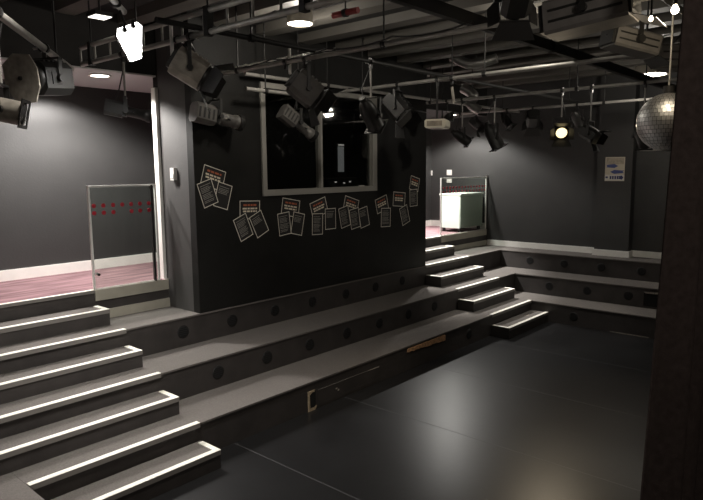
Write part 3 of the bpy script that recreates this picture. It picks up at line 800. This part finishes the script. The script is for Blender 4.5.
# ------------------------------------------------------------------ ducts, drops and cables in the grid
def duct(label, pts, r):
    pts = [Vector(p) for p in pts]; out, rad = [], []
    n = 84
    for i in range(n+1):
        f = i/n*(len(pts)-1); k = min(int(f), len(pts)-2); g = f-k
        p0, p1, p2, p3 = pts[max(k-1, 0)], pts[k], pts[k+1], pts[min(k+2, len(pts)-1)]
        out.append(.5*((2*p1)+(p2-p0)*g+(2*p0-5*p1+4*p2-p3)*g*g+(-p0+3*p1-3*p2+p3)*g**3)); rad.append(r*(1+.16*(1 if i % 2 else -1)))
    c = out[0].copy()
    t = thing('foil_duct', label, 'duct', c, 0, 'silver foil ducts')
    MB().path([p-c for p in out], rad, 'foil', 14).build('duct_hose', t)
    mid = out[len(out)//2]-c
    MB().path([(mid.x, mid.y, mid.z+r*.9), (mid.x, mid.y, CEIL-c.z-.002)], .008, 'black', 6).build('hanging_strap', t)
def az(px, py, X): return at_x(px, py, X)
duct('upper crinkled silver duct under the ceiling', [az(452, 56, 6.0), az(468, 64, 6.0), az(484, 62, 6.0), az(497, 58, 6.05)], .075)
duct('lower crinkled silver duct hanging above the far stair', [az(463, 88, 7.1), az(474, 96, 7.1), az(470, 104, 7.1), az(480, 111, 7.2)], .085)

def drop(label, p_top, p_bot, m='tape', r=.018, dx=0):
    p_top, p_bot = Vector(p_top), Vector(p_bot)
    t = thing('drop_pole', label, 'pole', p_top, 0, 'pale drop poles')
    MB().path([Vector(), p_bot-p_top], r, m, 10).build('tube', t)
    c = clamp_mb(PR); c.build('hanging_clamp', t, Vector((dx, 0, PZ-p_top.z)))
drop('bright white drop pole hanging beside the round downlight', (XP['a']+PR+.03, .31, 4.60), (XP['a']+PR+.03, .31, 4.27), dx=-PR-.03)
drop('bright white drop pole above the pale fresnel', (-.2-PR-.03, .17, 4.57), (-.2-PR-.03, .17, 4.17), dx=PR+.03)
drop('grey drop pole beside the cream projector', at_x(452, 87, XP['b']), at_x(454, 103, XP['b']), 'lantern_pale', .02)

def cable(label, pts, r=.008):
    pts = [Vector(p) for p in pts]; c = pts[0]
    out = []
    for a, b in zip(pts, pts[1:]):
        L = (b-a).length
        for i in range(10):
            f = i/10; out.append(a.lerp(b, f)-c-Vector((0, 0, .18*L*.5*4*f*(1-f)*.5)))
    out.append(pts[-1]-c)
    o = MB().path(out, r, 'cable', 6).build('power_cord', None, c)
    return tag(o, label, 'cable', 'loose cables on the grid')
cable('black cable looping along the pipe nearest the left stair', [(XP['a']-.055, -2.2+.9*i, PZ+.05) for i in range(5)])
cable('black cable looping along the second grid pipe', [(XP['b']+.055, -2.4+.8*i, PZ+.05) for i in range(6)])
cable('black cable looping along the third grid pipe', [(XP['c']+.055, -2.4+.8*i, PZ+.05) for i in range(6)])
cable('black cable looping under the ladder truss', [(-.145, -1.2+.7*i, PZ+.05) for i in range(5)])

# silvery gaffer-taped flex along the top of the pipe nearest the left stair
mb = MB(); random.seed(9); pts = [Vector((XP['a']+.03, 1.3-.07*i, PZ+PR+.026+random.uniform(0, .012))) for i in range(26)]
c0 = pts[0]; mb.path([p-c0 for p in pts], .009, 'tape', 6)
tag(mb.build('fairy_light_string', None, c0), 'glinting pale string lying along the top of the pipe by the booth window', 'light string')

# ================================================================== CURTAIN
def curtain():
    yc = -4.32; z1 = 5.12
    nx, nz = 220, 14; W = 6.0
    rows = []
    for j in range(nz+1):
        f = j/nz; z = z1*(1-f)+.012
        xs = .04-.42*(f**1.1)
        row = []
        for i in range(nx+1):
            s = i/nx; x = xs+s*(W-xs*0)
            ph = s*W/.36*2*PI+PI*.5
            y = yc+(.055+.035*f)*math.sin(ph+.5*math.sin(s*23))*(1-.1*math.sin(s*9))
            row.append(Vector((x, y, z)))
        rows.append(row)
    vs, fs = [], []
    for r_ in rows: vs += r_
    nb = len(vs)
    vs += [v+Vector((0, -.012, 0)) for v in vs]
    for j in range(nz):
        for i in range(nx):
            a = j*(nx+1)+i; fs.append((a, a+1, a+nx+2, a+nx+1)); fs.append((nb+a, nb+a+nx+1, nb+a+nx+2, nb+a+1))
    for j in range(nz):
        for i in (0, nx):
            a = j*(nx+1)+i; fs.append((a, a+nx+1, nb+a+nx+1, nb+a))
    for j in (0, nz):
        for i in range(nx):
            a = j*(nx+1)+i; fs.append((a, a+1, nb+a+1, nb+a))
    t = thing('stage_curtain', 'tall black pleated curtain at the right edge of the photo', 'curtain', (2.7, yc, 0))
    c = Vector((2.7, yc, 0))
    mb = MB(); mb.add([v-c for v in vs], fs, 'curtain', True); mb.build('curtain_cloth', t)
    MB().box((-3.0, -.03, 5.14), (3.3, .03, CEIL-.122), 'black').build('curtain_track', t) if CEIL-.122 > 5.14 else MB().box((-3.0, -.03, 5.02), (3.3, .03, CEIL-.122), 'black').build('curtain_track', t)
curtain()

# ================================================================== LIGHT
def area(name, loc, size, power, col=(1, .93, .82), rot=(0, 0, 0), spread=150, shape='DISK'):
    d = bpy.data.lights.new(name, 'AREA'); d.shape = shape; d.size = size*U; d.energy = power; d.color = col; d.spread = R(spread)
    o = bpy.data.objects.new(name, d); COL.objects.link(o); o.location = Vector(loc)*U; o.rotation_euler = rot; return o
def point(name, loc, r, power, col=(1, .93, .82)):
    d = bpy.data.lights.new(name, 'POINT'); d.shadow_soft_size = r*U; d.energy = power; d.color = col
    o = bpy.data.objects.new(name, d); COL.objects.link(o); o.location = Vector(loc)*U; return o
def spot(name, loc, power, col, angle=140, blend=.35, r=.09):
    d = bpy.data.lights.new(name, 'SPOT'); d.spot_size = R(angle); d.spot_blend = blend; d.shadow_soft_size = r*U; d.energy = power; d.color = col
    o = bpy.data.objects.new(name, d); COL.objects.link(o); o.location = Vector(loc)*U; return o
spot('left_back_room_light', (.46, 3.04, RC-.04), 300, (1, .96, .92))
spot('left_wall_washer_light', (.22, 3.70, RC-.04), 270, (1, .96, .93), 150)
spot('right_back_room_light', (9.3, 3.05, RC-.04), 330, (1, .97, .92))
spot('right_corridor_light', (8.05, 3.2, RC-.04), 900, (1, .98, .94), 84, .4)
spot('left_corridor_light', (-3.2, 3.2, RC-.04), 120, (1, .95, .90), 120)
spot('far_stair_fill_light', (7.2, -.1, 4.3), 130, (1, .96, .88), 66, .7)  # added spot without a fixture, brightens the far stair edging
point('stage_downlight_light', (d1.x, d1.y, d1.z-.12), .10, 26)
point('far_downlight_light', (d2.x, d2.y, d2.z-.12), .12, 38)
point('house_light_over_stage', (3.6, -1.6, 4.85), .12, 17, (1, .93, .80))
spot('fill_light_near', (-1.6, -1.2, 4.85), 140, (1, .94, .86), 118, .4, .12)  # added fill lamp, unseen, brightening the left stair
gl = at_x(561, 131, XP['c']); gd = Vector((*mix(-.25, -1), 0)).normalized()
g_ = spot('gold_lens_light', gl+gd*.22+Vector((0, 0, -.07)), 105, (1, .82, .58), 100, .6, .05)
g_.rotation_euler = (gd+Vector((0, 0, -.75))).to_track_quat('-Z', 'Y').to_euler()
point('fill_light_behind', (-2.2, -6.6, 4.7), .15, 90, (1, .90, .80))  # added fill lamp behind the camera for the curtain and lantern fronts
point('warm_bulb_light', at_y(675, 10, -4.0)+Vector((.03, .03, -.07)), .05, 7, (1, .85, .62))
area('light_panel_light', CEN+Vector((0, -.05, -.05)), .3, 40, (1, .98, .94), rot=(R(20), 0, 0), spread=120)

w = bpy.data.worlds.new('world'); SC.world = w; w.use_nodes = True
w.node_tree.nodes['Background'].inputs[0].default_value = (.02, .018, .016, 1)
w.node_tree.nodes['Background'].inputs[1].default_value = .3

cd = bpy.data.cameras.new('camera'); co = bpy.data.objects.new('camera', cd); COL.objects.link(co)
cd.sensor_fit = 'HORIZONTAL'; cd.sensor_width = 36; cd.lens = 36*FPX/703; cd.clip_start = .02; cd.clip_end = 100
Mx = Matrix((( _r.x, _u.x, -_f.x), (_r.y, _u.y, -_f.y), (_r.z, _u.z, -_f.z))).to_4x4()
Mx.translation = CAM*U
co.matrix_world = Mx
SC.camera = co
SC.view_settings.view_transform = 'Standard'
try: SC.view_settings.look = 'None'
except Exception: pass
SC.view_settings.gamma = 1; SC.view_settings.use_curve_mapping = False
SC.view_settings.exposure = 0
SC.cycles.max_bounces = 8; SC.cycles.transparent_max_bounces = 12
SC.cycles.use_denoising = True
SC.cycles.sample_clamp_indirect = 4
